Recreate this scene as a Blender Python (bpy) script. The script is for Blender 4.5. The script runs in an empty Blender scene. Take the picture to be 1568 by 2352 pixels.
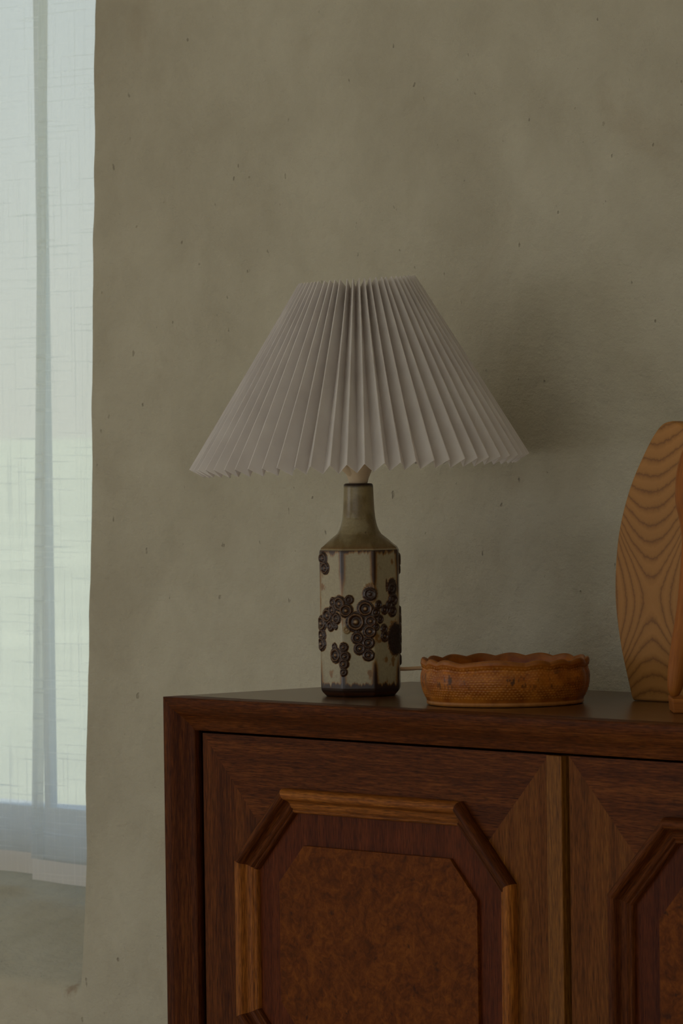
import bpy, bmesh, math, random
import numpy as np
from mathutils import Matrix, Vector

SC = bpy.context.scene
COL = SC.collection
ZT = 1.02                       # height of the sideboard top above the floor
rnd = random.Random(7)

# ------------------------------------------------------------------ camera
cam_d = bpy.data.cameras.new('camera')
cam = bpy.data.objects.new('camera', cam_d)
COL.objects.link(cam)
cR = Vector((0.65129824, 0.75870236, -0.01346618))
cU = Vector((-0.00618077, 0.0230497, 0.99971521))
cF = Vector((-0.75879668, 0.65102952, -0.01970159))
m = Matrix((cR, cU, -cF)).transposed().to_4x4()
m.translation = Vector((4.59568622, -3.65999091, 0.33141765 + ZT))
cam.matrix_world = m
cam_d.sensor_fit = 'VERTICAL'
cam_d.sensor_height = 36.0
cam_d.lens = 11400.377 / 2352 * 36.0
cam_d.clip_end = 400
cam_d.dof.use_dof = True
cam_d.dof.focus_distance = 5.86
cam_d.dof.aperture_fstop = 16
SC.camera = cam

# ------------------------------------------------------------------ world, sun, window light, exposure
SC.view_settings.view_transform = 'Standard'
SC.view_settings.look = 'None'
SC.view_settings.exposure = 0.0
SC.view_settings.gamma = 1.0
SC.view_settings.use_curve_mapping = False
SC.cycles.diffuse_bounces = 10
SC.cycles.max_bounces = 16
SC.cycles.transparent_max_bounces = 16

W = bpy.data.worlds.new('sky')
SC.world = W
W.use_nodes = True
wn = W.node_tree
wn.nodes.clear()
wo = wn.nodes.new('ShaderNodeOutputWorld')
bg = wn.nodes.new('ShaderNodeBackground')
tc = wn.nodes.new('ShaderNodeTexCoord')
sep = wn.nodes.new('ShaderNodeSeparateXYZ')
rmp = wn.nodes.new('ShaderNodeValToRGB')
rmp.color_ramp.elements[0].position = 0.0
rmp.color_ramp.elements[0].color = (0.92, 0.91, 0.79, 1)
rmp.color_ramp.elements[1].position = 0.25
rmp.color_ramp.elements[1].color = (0.62, 0.86, 1.20, 1)
wn.links.new(tc.outputs['Generated'], sep.inputs[0])
wn.links.new(sep.outputs['Z'], rmp.inputs[0])
wn.links.new(rmp.outputs[0], bg.inputs['Color'])
bg.inputs['Strength'].default_value = 0.92
wn.links.new(bg.outputs[0], wo.inputs[0])

sun_d = bpy.data.lights.new('sun', 'SUN')
sun_d.energy = 4.6
sun_d.angle = 0.05
sun_d.color = (1.0, 0.96, 0.86)
sun = bpy.data.objects.new('sun', sun_d)
COL.objects.link(sun)
sun.rotation_euler = Vector((1.0, 0.25, 0.9)).to_track_quat('Z', 'Y').to_euler()

# daylight from a window behind-left of the camera; the broad lamp is added fill
WX0, WX1, WZ0, WZ1 = -4.2, -1.3, 0.3, 1.9
VX0, VX1, VZ0, VZ1 = 0.2, 5.3, 0.25, 2.15  # unseen opening, made up to hold the fill lamp


def daylight(name, loc, facing, sx, sy, energy):
    d = bpy.data.lights.new(name, 'AREA')
    d.shape = 'RECTANGLE'
    d.size = sx
    d.size_y = sy
    d.energy = energy
    d.color = (1.0, 1.0, 1.05)
    o = bpy.data.objects.new(name, d)
    COL.objects.link(o)
    o.location = loc
    o.rotation_euler = (-Vector(facing)).to_track_quat('Z', 'Y').to_euler()


daylight('window_daylight_small', ((WX0 + WX1) / 2, -5.02, (WZ0 + WZ1) / 2), (0, 1, 0), WX1 - WX0, WZ1 - WZ0, 19.5)
daylight('fill_light_broad', ((VX0 + VX1) / 2, -5.02, (VZ0 + VZ1) / 2), (0, 1, 0), VX1 - VX0, VZ1 - VZ0, 7.0)  # added fill from the camera side, brightens the shade and wall


# ------------------------------------------------------------------ helpers
def lin(r, g, b):
    f = lambda c: (c / 255 / 12.92) if c / 255 <= 0.04045 else ((c / 255 + 0.055) / 1.055) ** 2.4
    return (f(r), f(g), f(b), 1.0)


def _hash(ix, iy, seed):
    h = (ix.astype(np.int64) * 374761393 + iy.astype(np.int64) * 668265263 + seed * 974711) & 0x7fffffff
    h = ((h ^ (h >> 13)) * 1274126177) & 0x7fffffff
    return ((h ^ (h >> 16)) & 0xffff) / 65535.0


def vnoise(x, y, seed=0):
    """value noise in 0..1"""
    x = np.asarray(x, float); y = np.asarray(y, float)
    x, y = np.broadcast_arrays(x, y)
    ix = np.floor(x); iy = np.floor(y)
    fx = x - ix; fy = y - iy
    fx = fx * fx * (3 - 2 * fx); fy = fy * fy * (3 - 2 * fy)
    a = _hash(ix, iy, seed); b = _hash(ix + 1, iy, seed)
    c = _hash(ix, iy + 1, seed); d = _hash(ix + 1, iy + 1, seed)
    return (a * (1 - fx) + b * fx) * (1 - fy) + (c * (1 - fx) + d * fx) * fy


def fbm(x, y, seed=0, octs=3):
    s = 0; a = 0.5; t = 0
    for k in range(octs):
        s = s + a * vnoise(np.asarray(x) * 2 ** k, np.asarray(y) * 2 ** k, seed + k * 17)
        t += a; a *= 0.5
    return s / t


def link(name, me, mat=None, parent=None):
    o = bpy.data.objects.new(name, me)
    COL.objects.link(o)
    if mat is not None:
        me.materials.append(mat)
    if parent is not None:
        o.parent = parent
    return o


def mesh(name, verts, faces, mat=None, parent=None, uv=None, smooth=False):
    me = bpy.data.meshes.new(name)
    me.from_pydata([tuple(v) for v in verts], [], [tuple(f) for f in faces])
    if uv is not None:
        lay = me.uv_layers.new(name='UVMap')
        idx = np.zeros(len(me.loops), dtype=np.int32)
        me.loops.foreach_get('vertex_index', idx)
        lay.data.foreach_set('uv', np.asarray(uv, dtype=np.float32)[idx].ravel())
    if smooth:
        me.polygons.foreach_set('use_smooth', [True] * len(me.polygons))
    me.update()
    return link(name, me, mat, parent)


def grid_faces(nr, nc, wrap=False, off=0):
    r = np.arange(nr - 1)[:, None]
    c = np.arange(nc if wrap else nc - 1)[None, :]
    a = r * nc + c
    b = r * nc + (c + 1) % nc
    q = np.stack([a + 0 * b, b + 0 * a, b + nc, a + nc], -1).reshape(-1, 4) + off
    return q


def thing(name, label, cat, loc=(0, 0, 0), group=None):
    o = bpy.data.objects.new(name, None)
    COL.objects.link(o)
    o.location = loc
    o.empty_display_size = 0.05
    o['label'] = label
    o['category'] = cat
    if group:
        o['group'] = group
    return o


def struct(o):
    o['kind'] = 'structure'
    return o


def rel(o, parent):
    """keep the mesh in world coordinates although it hangs under an Empty that has a location"""
    o.parent = parent
    p = Vector((0, 0, 0))
    q = parent
    while q is not None:
        p += Vector(q.location)
        q = q.parent
    o.location = -p
    return o


def box(name, lo, hi, mat, parent=None, grain='x', bev=0.0012):
    bm = bmesh.new()
    bmesh.ops.create_cube(bm, size=1.0)
    for v in bm.verts:
        v.co = Vector([lo[i] + (v.co[i] + 0.5) * (hi[i] - lo[i]) for i in range(3)])
    if bev:
        bmesh.ops.bevel(bm, geom=list(bm.edges), offset=bev, segments=2, affect='EDGES', profile=0.6)
    lay = bm.loops.layers.uv.new('UVMap')
    g = 'xyz'.index(grain)
    o1, o2 = [i for i in range(3) if i != g]
    off = rnd.uniform(0, 9)
    for f in bm.faces:
        for l in f.loops:
            c = l.vert.co
            l[lay].uv = (c[g] + off, c[o1] + 1.01 * c[o2] + off * 3)
    me = bpy.data.meshes.new(name)
    bm.to_mesh(me)
    bm.free()
    return link(name, me, mat, parent)


def prism(name, poly, y0, y1, mat, parent=None, grain='x', bev=0.0):
    """polygon in x,z (counter-clockwise seen from -y) between y0 (front) and y1"""
    bm = bmesh.new()
    vs = [bm.verts.new((x, y0, z)) for x, z in poly]
    f = bm.faces.new(vs)
    ex = bmesh.ops.extrude_face_region(bm, geom=[f])
    for v in ex['geom']:
        if isinstance(v, bmesh.types.BMVert):
            v.co.y = y1
    bmesh.ops.recalc_face_normals(bm, faces=list(bm.faces))
    if bev:
        ed = [e for e in bm.edges if all(abs(v.co.y - y0) < 1e-6 for v in e.verts)]
        bmesh.ops.bevel(bm, geom=ed, offset=bev, segments=2, affect='EDGES', profile=0.6)
    lay = bm.loops.layers.uv.new('UVMap')
    off = rnd.uniform(0, 9)
    for f in bm.faces:
        for l in f.loops:
            c = l.vert.co
            uv = (c.x + off, c.z + c.y + off * 2) if grain == 'x' else (c.z + off, c.x + c.y + off * 2)
            l[lay].uv = uv
    me = bpy.data.meshes.new(name)
    bm.to_mesh(me)
    bm.free()
    return link(name, me, mat, parent)


# ------------------------------------------------------------------ materials
class NT:
    def __init__(s, name):
        s.m = bpy.data.materials.new(name)
        s.m.use_nodes = True
        s.t = s.m.node_tree
        s.b = s.t.nodes['Principled BSDF']
        s.out = s.t.nodes['Material Output']

    def n(s, typ, **kw):
        o = s.t.nodes.new(typ)
        for k, v in kw.items():
            setattr(o, k, v)
        return o

    def l(s, a, b):
        s.t.links.new(a, b)

    def coord(s, kind='Object', scale=(1, 1, 1), rot=(0, 0, 0)):
        t = s.n('ShaderNodeTexCoord')
        mp = s.n('ShaderNodeMapping')
        mp.inputs['Scale'].default_value = scale
        mp.inputs['Rotation'].default_value = rot
        s.l(t.outputs[kind], mp.inputs[0])
        return mp.outputs[0]

    def noise(s, vec, scale, detail=3, rough=0.55, dist=0.0):
        o = s.n('ShaderNodeTexNoise')
        o.inputs['Scale'].default_value = scale
        o.inputs['Detail'].default_value = detail
        o.inputs['Roughness'].default_value = rough
        o.inputs['Distortion'].default_value = dist
        s.l(vec, o.inputs['Vector'])
        return o.outputs['Fac']

    def ramp(s, fac, stops):
        o = s.n('ShaderNodeValToRGB')
        e = o.color_ramp.elements
        while len(e) < len(stops):
            e.new(0.5)
        for i, (p, c) in enumerate(stops):
            e[i].position = p
            e[i].color = c if len(c) == 4 else (*c, 1)
        s.l(fac, o.inputs[0])
        return o.outputs[0]

    def mix(s, fac, a, b, mode='MIX'):
        o = s.n('ShaderNodeMix', data_type='RGBA', blend_type=mode)
        for sock, v in ((o.inputs[0], fac), (o.inputs[6], a), (o.inputs[7], b)):
            if hasattr(v, 'is_linked'):
                s.l(v, sock)
            else:
                sock.default_value = v
        return o.outputs[2]

    def math(s, op, a, b=0.0, clamp=False):
        o = s.n('ShaderNodeMath', operation=op)
        o.use_clamp = clamp
        for i, v in ((0, a), (1, b)):
            if hasattr(v, 'is_linked'):
                s.l(v, o.inputs[i])
            else:
                o.inputs[i].default_value = v
        return o.outputs[0]

    def bump(s, h, strength=0.3, dist=0.001):
        o = s.n('ShaderNodeBump')
        o.inputs['Strength'].default_value = strength
        o.inputs['Distance'].default_value = dist
        s.l(h, o.inputs['Height'])
        s.l(o.outputs[0], s.b.inputs['Normal'])

    def set(s, col=None, rough=0.5, spec=0.5, coat=0.0):
        if col is not None:
            if hasattr(col, 'is_linked'):
                s.l(col, s.b.inputs['Base Color'])
            else:
                s.b.inputs['Base Color'].default_value = col
        if hasattr(rough, 'is_linked'):
            s.l(rough, s.b.inputs['Roughness'])
        else:
            s.b.inputs['Roughness'].default_value = rough
        s.b.inputs['Specular IOR Level'].default_value = spec
        s.b.inputs['Coat Weight'].default_value = coat
        s.b.inputs['Coat Roughness'].default_value = 0.2
        return s.m


def wood(name, dark, mid, light, rough=0.42, spec=0.4, pore=0.7, streak=1.0, vary=0.2):
    t = NT(name)
    tcn = t.n('ShaderNodeTexCoord')
    ob = t.n('ShaderNodeObjectInfo')

    def mp(sx, sy):
        o = t.n('ShaderNodeMapping')
        o.inputs['Scale'].default_value = (sx, sy, 1)
        t.l(tcn.outputs['UV'], o.inputs[0])
        return o.outputs[0]
    broad = t.noise(mp(1.6, 40), 1.0, 4, 0.6, 0.3)
    fine = t.noise(mp(24, 420), 1.0, 3, 0.6, 0.2)
    f = t.math('ADD', t.math('MULTIPLY', broad, 0.5 * streak), t.math('MULTIPLY', fine, 0.5))
    col = t.ramp(f, [(0.34, dark), (0.50, mid), (0.64, light)])
    flecks = t.noise(mp(62, 800), 1.0, 2, 0.55)
    fm = t.ramp(flecks, [(0.34, (0.42, 0.40, 0.38)), (0.47, (0.95, 0.95, 0.95)), (0.66, (1.28, 1.26, 1.2))])
    col = t.mix(pore, col, fm, 'MULTIPLY')
    pores = t.noise(mp(70, 1300), 1.0, 1, 0.5)
    pm = t.ramp(pores, [(0.32, (0.4, 0.4, 0.4)), (0.46, (1, 1, 1))])
    col = t.mix(pore * .8, col, pm, 'MULTIPLY')
    v = t.math('ADD', t.math('MULTIPLY', ob.outputs['Random'], vary), 1.0 - vary / 2)
    vv = t.n('ShaderNodeCombineColor')
    for i in range(3):
        t.l(v, vv.inputs[i])
    col = t.mix(1.0, col, vv.outputs[0], 'MULTIPLY')
    t.bump(t.math('ADD', pores, flecks), 0.18, 0.0005)
    return t.set(col, rough, spec)


def plaster(name, c0, c1, spots=True):
    t = NT(name)
    co = t.coord('Object')
    a = t.noise(co, 2.2, 5, 0.6)
    b = t.noise(co, 11.0, 5, 0.65, 0.4)
    f = t.math('ADD', t.math('MULTIPLY', a, 0.6), t.math('MULTIPLY', b, 0.4))
    col = t.ramp(f, [(0.36, c0), (0.62, c1)])
    if spots:
        # soft grey-brown grubby patches
        st = t.noise(t.coord('Object', (1.0, 1.0, 1.35)), 4.6, 6, 0.62, 0.8)
        sm = t.ramp(st, [(0.60, (0, 0, 0)), (0.76, (1, 1, 1))])
        col = t.mix(t.math('MULTIPLY', sm, 0.26), col, lin(150, 132, 106))
        # a small rust mark near the foot of the window
        g = t.n('ShaderNodeVectorMath', operation='DISTANCE')
        t.l(t.coord('Object', (1, 0, .75)), g.inputs[0])
        g.inputs[1].default_value = (-0.716, 0, (ZT - .440) * .75)
        gd = t.math('ADD', g.outputs['Value'], t.math('MULTIPLY', t.math('SUBTRACT', t.noise(co, 70, 3, 0.6), 0.5), 0.034))
        gm = t.ramp(gd, [(0.001, (1, 1, 1)), (0.011, (0, 0, 0))])
        col = t.mix(t.math('MULTIPLY', gm, 0.5), col, lin(120, 82, 54))
        # pin holes and flecks
        p = t.noise(t.coord('Object', (1, 1, 0.7)), 85, 2, 0.5)
        pm = t.ramp(p, [(0.735, (0, 0, 0)), (0.79, (1, 1, 1))])
        col = t.mix(t.math('MULTIPLY', pm, 0.30), col, lin(92, 78, 64))
        h1 = t.noise(co, 34, 6, 0.62)
        h2 = t.noise(t.coord('Object', (0.35, 1, 1)), 120, 3, 0.6)
        h3 = t.math('MULTIPLY', pm, -0.5)
        h = t.math('ADD', t.math('ADD', h1, t.math('MULTIPLY', h2, 0.28)), h3)
        t.bump(h, 0.8, 0.007)
    return t.set(col, 0.85, 0.2)


M = {}
M['plaster'] = plaster('limewashed_plaster', lin(168, 161, 142), lin(187, 181, 162))
M['plain_plaster'] = plaster('plain_plaster', lin(244, 241, 234), lin(248, 246, 240), False)
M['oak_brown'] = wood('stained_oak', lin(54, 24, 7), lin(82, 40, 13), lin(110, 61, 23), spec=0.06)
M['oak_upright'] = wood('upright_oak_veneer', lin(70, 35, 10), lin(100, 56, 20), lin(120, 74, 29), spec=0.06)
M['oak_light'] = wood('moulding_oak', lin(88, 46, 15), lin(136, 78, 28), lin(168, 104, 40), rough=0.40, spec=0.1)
M['oak_strip'] = wood('cover_strip_oak', lin(74, 42, 13), lin(112, 68, 22), lin(138, 90, 34), spec=0.1)
M['oak_top'] = wood('sideboard_top_oak', lin(62, 38, 20), lin(92, 58, 30), lin(112, 74, 42), rough=0.22, spec=0.5, vary=0.0, pore=.45)
M['field'] = wood('field_veneer', lin(46, 18, 7), lin(76, 33, 13), lin(92, 43, 18), streak=1.2, spec=0.06)
M['floor'] = wood('floor_boards', lin(90, 62, 40), lin(120, 86, 58), lin(140, 104, 74))
M['pale_floor'] = wood('pale_floor_boards', lin(206, 194, 172), lin(220, 208, 188), lin(228, 218, 200), pore=.3)
M['carved'] = wood('carved_teak', lin(126, 70, 22), lin(152, 88, 30), lin(168, 104, 42), rough=0.5, spec=.2, pore=0.25)


def burl():
    t = NT('burl_veneer')
    co = t.coord('Object')
    sw = t.noise(co, 20, 6, 0.7, 1.8)
    f2 = t.noise(co, 95, 4, 0.65, 1.2)
    f = t.math('ADD', t.math('MULTIPLY', sw, 0.55), t.math('MULTIPLY', f2, 0.45))
    col = t.ramp(f, [(0.34, lin(62, 28, 6)), (0.48, lin(90, 43, 8)), (0.63, lin(118, 64, 16))])
    k = t.noise(co, 80, 2, 0.5, 0.3)
    km = t.ramp(k, [(0.67, (0, 0, 0)), (0.76, (1, 1, 1))])
    col = t.mix(t.math('MULTIPLY', km, 0.75), col, lin(44, 22, 12))
    return t.set(col, 0.45, 0.06)


M['burl'] = burl()


def cathedral():
    t = NT('arched_grain_wood')
    tcn = t.n('ShaderNodeTexCoord')
    s = t.n('ShaderNodeSeparateXYZ')
    t.l(tcn.outputs['Object'], s.inputs[0])
    nz = t.noise(t.coord('Object', (1, 1, 0.5)), 26, 4, 0.55)
    nz2 = t.noise(t.coord('Object', (1, 1, 1)), 300, 2, 0.5)
    x = t.math('DIVIDE', t.math('SUBTRACT', s.outputs['X'], 0.0335), 0.0114)
    z = t.math('DIVIDE', t.math('SUBTRACT', s.outputs['Z'], 0.1155), 0.0174)
    h = t.math('SUBTRACT', t.math('MULTIPLY', z, z), t.math('MULTIPLY', x, x))
    sg = t.math('SIGN', h)
    h = t.math('MULTIPLY', sg, t.math('SUBTRACT', t.math('SQRT', t.math('ADD', t.math('ABSOLUTE', h), 3.0)), 1.732))
    h = t.math('ADD', h, t.math('MULTIPLY', t.math('SUBTRACT', nz, 0.5), 1.1))
    h = t.math('ADD', h, t.math('MULTIPLY', t.math('SUBTRACT', nz2, 0.5), 0.22))
    saw = t.math('FRACT', t.math('ADD', h, 0.42))
    col = t.ramp(saw, [(0.0, lin(146, 100, 48)), (0.16, lin(164, 114, 57)), (0.55, lin(171, 120, 62)), (0.80, lin(156, 107, 52)), (0.96, lin(126, 84, 40)), (1.0, lin(136, 92, 44))])
    br = t.noise(t.coord('Object', (1, 1, 1)), 8, 3, 0.5)
    col = t.mix(0.5, col, t.ramp(br, [(0.3, (0.75, 0.75, 0.75)), (0.7, (1.1, 1.1, 1.1))]), 'MULTIPLY')
    return t.set(col, 0.55, 0.3)


M['cathedral'] = cathedral()


def simple(name, c, rough=0.5, spec=0.5, noise=0.08, scale=40, coat=0.0):
    t = NT(name)
    f = t.noise(t.coord('Object'), scale, 4, 0.6)
    a = tuple(v * (1 - noise) for v in c[:3]) + (1,)
    b = tuple(v * (1 + noise) for v in c[:3]) + (1,)
    return t.set(t.ramp(f, [(0.3, a), (0.7, b)]), rough, spec, coat)


M['white_paint'] = simple('white_window_paint', lin(214, 220, 222), 0.5)
M['cream_plastic'] = simple('cream_plastic', lin(206, 184, 152), 0.35, 0.5, 0.06)
M['cord'] = simple('cord_sheath', lin(236, 198, 156), 0.5)
M['wire'] = simple('brass_wire', lin(205, 196, 176), 0.4)
M['lawn'] = simple('lawn', lin(204, 200, 170), 0.9, 0.1, 0.12, 0.35)
M['inside'] = simple('dark_interior', lin(50, 30, 20), 0.7)


def glass():
    t = NT('pane_glass')
    t.t.nodes.remove(t.b)
    tr = t.n('ShaderNodeBsdfTransparent')
    tr.inputs[0].default_value = (0.97, 0.98, 0.97, 1)
    gl = t.n('ShaderNodeBsdfGlossy')
    gl.inputs['Roughness'].default_value = 0.02
    mx = t.n('ShaderNodeMixShader')
    mx.inputs[0].default_value = 0.05
    t.l(tr.outputs[0], mx.inputs[1])
    t.l(gl.outputs[0], mx.inputs[2])
    t.l(mx.outputs[0], t.out.inputs[0])
    return t.m


M['glass'] = glass()


def linen(name, thick, trans=0.78):
    """sheer linen: open weave lets the view through, threads scatter; slubs are denser threads"""
    t = NT(name)
    t.t.nodes.remove(t.b)
    tcn = t.n('ShaderNodeTexCoord')

    def mp(sx, sy, off=0.0):
        o = t.n('ShaderNodeMapping')
        o.inputs['Scale'].default_value = (sx, sy, 1)
        o.inputs['Location'].default_value = (off, off, 0)
        t.l(tcn.outputs['UV'], o.inputs[0])
        return o.outputs[0]
    hs = t.noise(mp(6, 250), 1.0, 1, 0.4)
    vs = t.noise(mp(300, 5, 3.3), 1.0, 1, 0.4)
    h = t.ramp(hs, [(0.60, (0, 0, 0)), (0.78, (1, 1, 1))])
    v = t.ramp(vs, [(0.58, (0, 0, 0)), (0.78, (1, 1, 1))])
    cloud = t.noise(mp(5, 4, 7.7), 1.0, 3, 0.5)
    sl = t.math('ADD', t.math('MULTIPLY', h, 0.24), t.math('MULTIPLY', v, 0.20))
    op = t.math('ADD', t.math('ADD', sl, thick), t.math('MULTIPLY', t.math('SUBTRACT', cloud, 0.5), 0.07), True)
    tr = t.n('ShaderNodeBsdfTransparent')
    df = t.n('ShaderNodeBsdfDiffuse')
    df.inputs[0].default_value = lin(226, 216, 204)
    tl = t.n('ShaderNodeBsdfTranslucent')
    tl.inputs[0].default_value = lin(224, 226, 220)
    m1 = t.n('ShaderNodeMixShader')
    m1.inputs[0].default_value = trans
    t.l(df.outputs[0], m1.inputs[1])
    t.l(tl.outputs[0], m1.inputs[2])
    m2 = t.n('ShaderNodeMixShader')
    t.l(op, m2.inputs[0])
    t.l(tr.outputs[0], m2.inputs[1])
    t.l(m1.outputs[0], m2.inputs[2])
    t.l(m2.outputs[0], t.out.inputs[0])
    return t.m


M['linen'] = linen('sheer_linen', 0.60)
M['linen_hem'] = linen('sheer_linen_hem', 0.78)
M['linen_fold'] = linen('folded_linen_hem', 0.92, 0.42)


def paper():
    t = NT('pleated_paper')
    t.t.nodes.remove(t.b)
    f = t.noise(t.coord('Object'), 30, 3, 0.5)
    col = t.ramp(f, [(0.3, lin(238, 234, 232)), (0.7, lin(245, 242, 240))])
    df = t.n('ShaderNodeBsdfDiffuse')
    tl = t.n('ShaderNodeBsdfTranslucent')
    t.l(col, df.inputs[0])
    t.l(col, tl.inputs[0])
    mx = t.n('ShaderNodeMixShader')
    mx.inputs[0].default_value = 0.48
    t.l(df.outputs[0], mx.inputs[1])
    t.l(tl.outputs[0], mx.inputs[2])
    t.l(mx.outputs[0], t.out.inputs[0])
    return t.m


M['paper'] = paper()


def glaze():
    t = NT('stoneware_glaze')
    a = t.n('ShaderNodeVertexColor', layer_name='glaze')
    f = t.noise(t.coord('Object'), 420, 3, 0.6)
    col = t.mix(1.0, a.outputs['Color'], t.ramp(f, [(0.3, (0.86, 0.86, 0.86)), (0.7, (1.06, 1.06, 1.06))]), 'MULTIPLY')
    sp = t.noise(t.coord('Object'), 170, 1, 0.4)
    sm = t.ramp(sp, [(0.775, (0, 0, 0)), (0.80, (1, 1, 1))])
    col = t.mix(t.math('MULTIPLY', sm, 0.7), col, lin(66, 50, 34))
    t.bump(t.noise(t.coord('Object'), 260, 3, 0.5), 0.12, 0.001)
    return t.set(col, 0.30, 0.45, 0.05)


M['glaze'] = glaze()


def amber():
    t = NT('amber_glaze')
    a = t.n('ShaderNodeVertexColor', layer_name='glaze')
    f = t.noise(t.coord('Object'), 120, 4, 0.6)
    col = t.mix(1.0, a.outputs['Color'], t.ramp(f, [(0.3, (0.8, 0.8, 0.8)), (0.7, (1.12, 1.12, 1.12))]), 'MULTIPLY')
    t.bump(t.noise(t.coord('Object'), 220, 3, 0.5), 0.15, 0.001)
    return t.set(col, 0.36, 0.25, 0.0)


M['amber'] = amber()

# ------------------------------------------------------------------ setting: room shell
YW = 0.402                       # face of the wall behind the sideboard
RX0, RX1, RY0, RZ1 = -4.6, 5.8, -5.0, 2.75


def relief(x, z):
    return (0.0045 * (fbm(x * 2.1, z * 2.1, 3, 2) - 0.5) + 0.0032 * (fbm(x * 8, z * 7, 11, 3) - 0.5)
            + 0.0012 * (fbm(x * 38, z * 34, 23, 2) - 0.5))


def build_back_wall():
    V = []; F = []

    def add(X, Y, Z, flip=False):
        nr, nc = X.shape
        f = grid_faces(nr, nc, off=len(V))
        if flip:
            f = f[:, ::-1]
        V.extend(np.stack([X, Y, Z], -1).reshape(-1, 3).tolist())
        F.extend(f.tolist())
    zs = np.unique(np.round(np.concatenate([np.linspace(0, .45, 8), np.linspace(.45, 2.0, 230), np.linspace(2.0, 2.35, 12), [RZ1]]), 5))
    zsill, zlint = 0.592, 2.35

    def xe(z):
        zz = z - ZT
        return -0.6713 + 0.0407 * zz + 0.0045 * (vnoise(z * 7, 0 * z + .5, 5) - .5) + 0.003 * (vnoise(z * 22, 0 * z + .5, 9) - .5)
    # main face with rounded edge into the window reveal
    r = 0.014
    t = np.concatenate([np.linspace(0, 1.75, 260), np.linspace(1.78, 6.5, 30)])
    X = xe(zs)[:, None] + r + t[None, :] * np.ones((len(zs), 1))
    Z = zs[:, None] + 0 * X
    X = np.minimum(X, RX1 + 0.02 + 0 * X)
    Y = YW + relief(X, Z)
    add(X, Y, Z)
    # edge strip: below the sill it stays flat, above it rolls into the reveal
    bl = np.clip((zs - zsill + 0.004) / 0.16, 0, 1)
    a = np.linspace(0, math.pi / 2, 9)
    Xr = xe(zs)[:, None] + r - r * np.sin(a)[None, :]
    Yr = YW + (r - r * np.cos(a))[None, :] * bl[:, None] + relief(Xr, Z[:, :1] + 0 * Xr)
    add(Xr, Yr, zs[:, None] + 0 * Xr, True)
    # reveal
    yy = np.linspace(0, 1, 14)
    up = zs >= zsill - 0.06
    zu = zs[up]
    y_start = Yr[up][:, -1]
    Xj = xe(zu)[:, None] + 0 * yy[None, :]
    Yj = y_start[:, None] + yy[None, :] * (0.90 - y_start[:, None])
    add(Xj, Yj, zu[:, None] + 0 * Xj, True)
    # wall below the window, rolling over into the sloped sill
    xs0 = np.linspace(0, 1, 120)
    zb = np.concatenate([np.linspace(0, .45, 8), np.linspace(.452, zsill - .02, 20)])
    prof = [(YW, z) for z in zb]
    for k in range(1, 10):
        an = k / 9 * math.radians(62)
        prof.append((YW + .02 * (1 - math.cos(an)) * 1.6, zsill - .02 + .02 * math.sin(an)))
    y0, z0 = prof[-1]
    for k in range(1, 31):
        s = k / 30
        prof.append((y0 + s * (0.90 - y0), z0 + 0.165 * (1 - (1 - s) ** 1.35) * 1.0))
    prof = np.array(prof)
    Zs = prof[:, 1][:, None] + 0 * xs0[None, :]
    xend = np.interp(prof[:, 1], zs, xe(zs))
    Xs = -2.5 + xs0[None, :] * (xend[:, None] + 0.004 - -2.5)
    wob = 0.012 * (fbm(Xs * 5, prof[:, 0][:, None] * 9, 31, 3) - .5) * np.clip((Zs - (zsill - .03)) / .03, 0, 1)
    Ys = prof[:, 0][:, None] + relief(Xs, Zs)
    add(Xs, Ys, Zs + wob)
    # left of the opening, the left reveal and the head above it
    q = np.array([RX0 - .02, -2.5])
    z2 = np.array([0, RZ1])
    add(q[None, :] + 0 * z2[:, None], YW + 0 * q[None, :] + 0 * z2[:, None], z2[:, None] + 0 * q[None, :])
    y2 = np.array([YW, 0.90])
    add(-2.5 + 0 * y2[None, :] + 0 * z2[:, None], y2[None, :] + 0 * z2[:, None], z2[:, None] + 0 * y2[None, :])
    q = np.array([-2.52, -0.55])
    zl = np.array([zlint, RZ1])
    add(q[None, :] + 0 * zl[:, None], YW + .0 + 0 * q[None, :] + 0 * zl[:, None], zl[:, None] + 0 * q[None, :])
    add(q[None, :] + 0 * y2[:, None], y2[:, None] + 0 * q[None, :], zlint + 0 * q[None, :] + 0 * y2[:, None], True)
    # outer skin so no daylight leaks in
    return mesh('wall_back', V, F, M['plaster'], smooth=True)


struct(build_back_wall())


def slab(name, lo, hi, mat):
    return struct(box(name, lo, hi, mat, bev=0))


slab('floor', (RX0 - .2, RY0 - .2, -.1), (RX1 + .2, .9, 0), M['pale_floor'])
slab('ceiling', (RX0 - .2, RY0 - .2, RZ1), (RX1 + .2, 1.0, RZ1 + .1), M['plain_plaster'])
slab('wall_right', (RX1, RY0 - .2, 0), (RX1 + .2, YW + .3, RZ1), M['plain_plaster'])


def holed_wall(name, boxes):
    bm = bmesh.new()
    for lo, hi in boxes:
        g = bmesh.ops.create_cube(bm, size=1)
        for v in g['verts']:
            v.co = Vector([lo[i] + (v.co[i] + .5) * (hi[i] - lo[i]) for i in range(3)])
    me = bpy.data.meshes.new(name)
    bm.to_mesh(me); bm.free()
    return struct(link(name, me, M['plain_plaster']))


ya, yb = RY0 - .25, RY0
holed_wall('wall_front', [((RX0 - .2, ya, 0), (WX0, yb, RZ1)), ((WX1, ya, 0), (VX0, yb, RZ1)), ((VX1, ya, 0), (RX1 + .2, yb, RZ1)),
                          ((WX0, ya, 0), (WX1, yb, WZ0)), ((WX0, ya, WZ1), (WX1, yb, RZ1)), ((VX0, ya, 0), (VX1, yb, VZ0)), ((VX0, ya, VZ1), (VX1, yb, RZ1))])
slab('wall_left', (RX0 - .2, RY0 - .2, 0), (RX0, YW + .3, RZ1), M['plain_plaster'])
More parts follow.
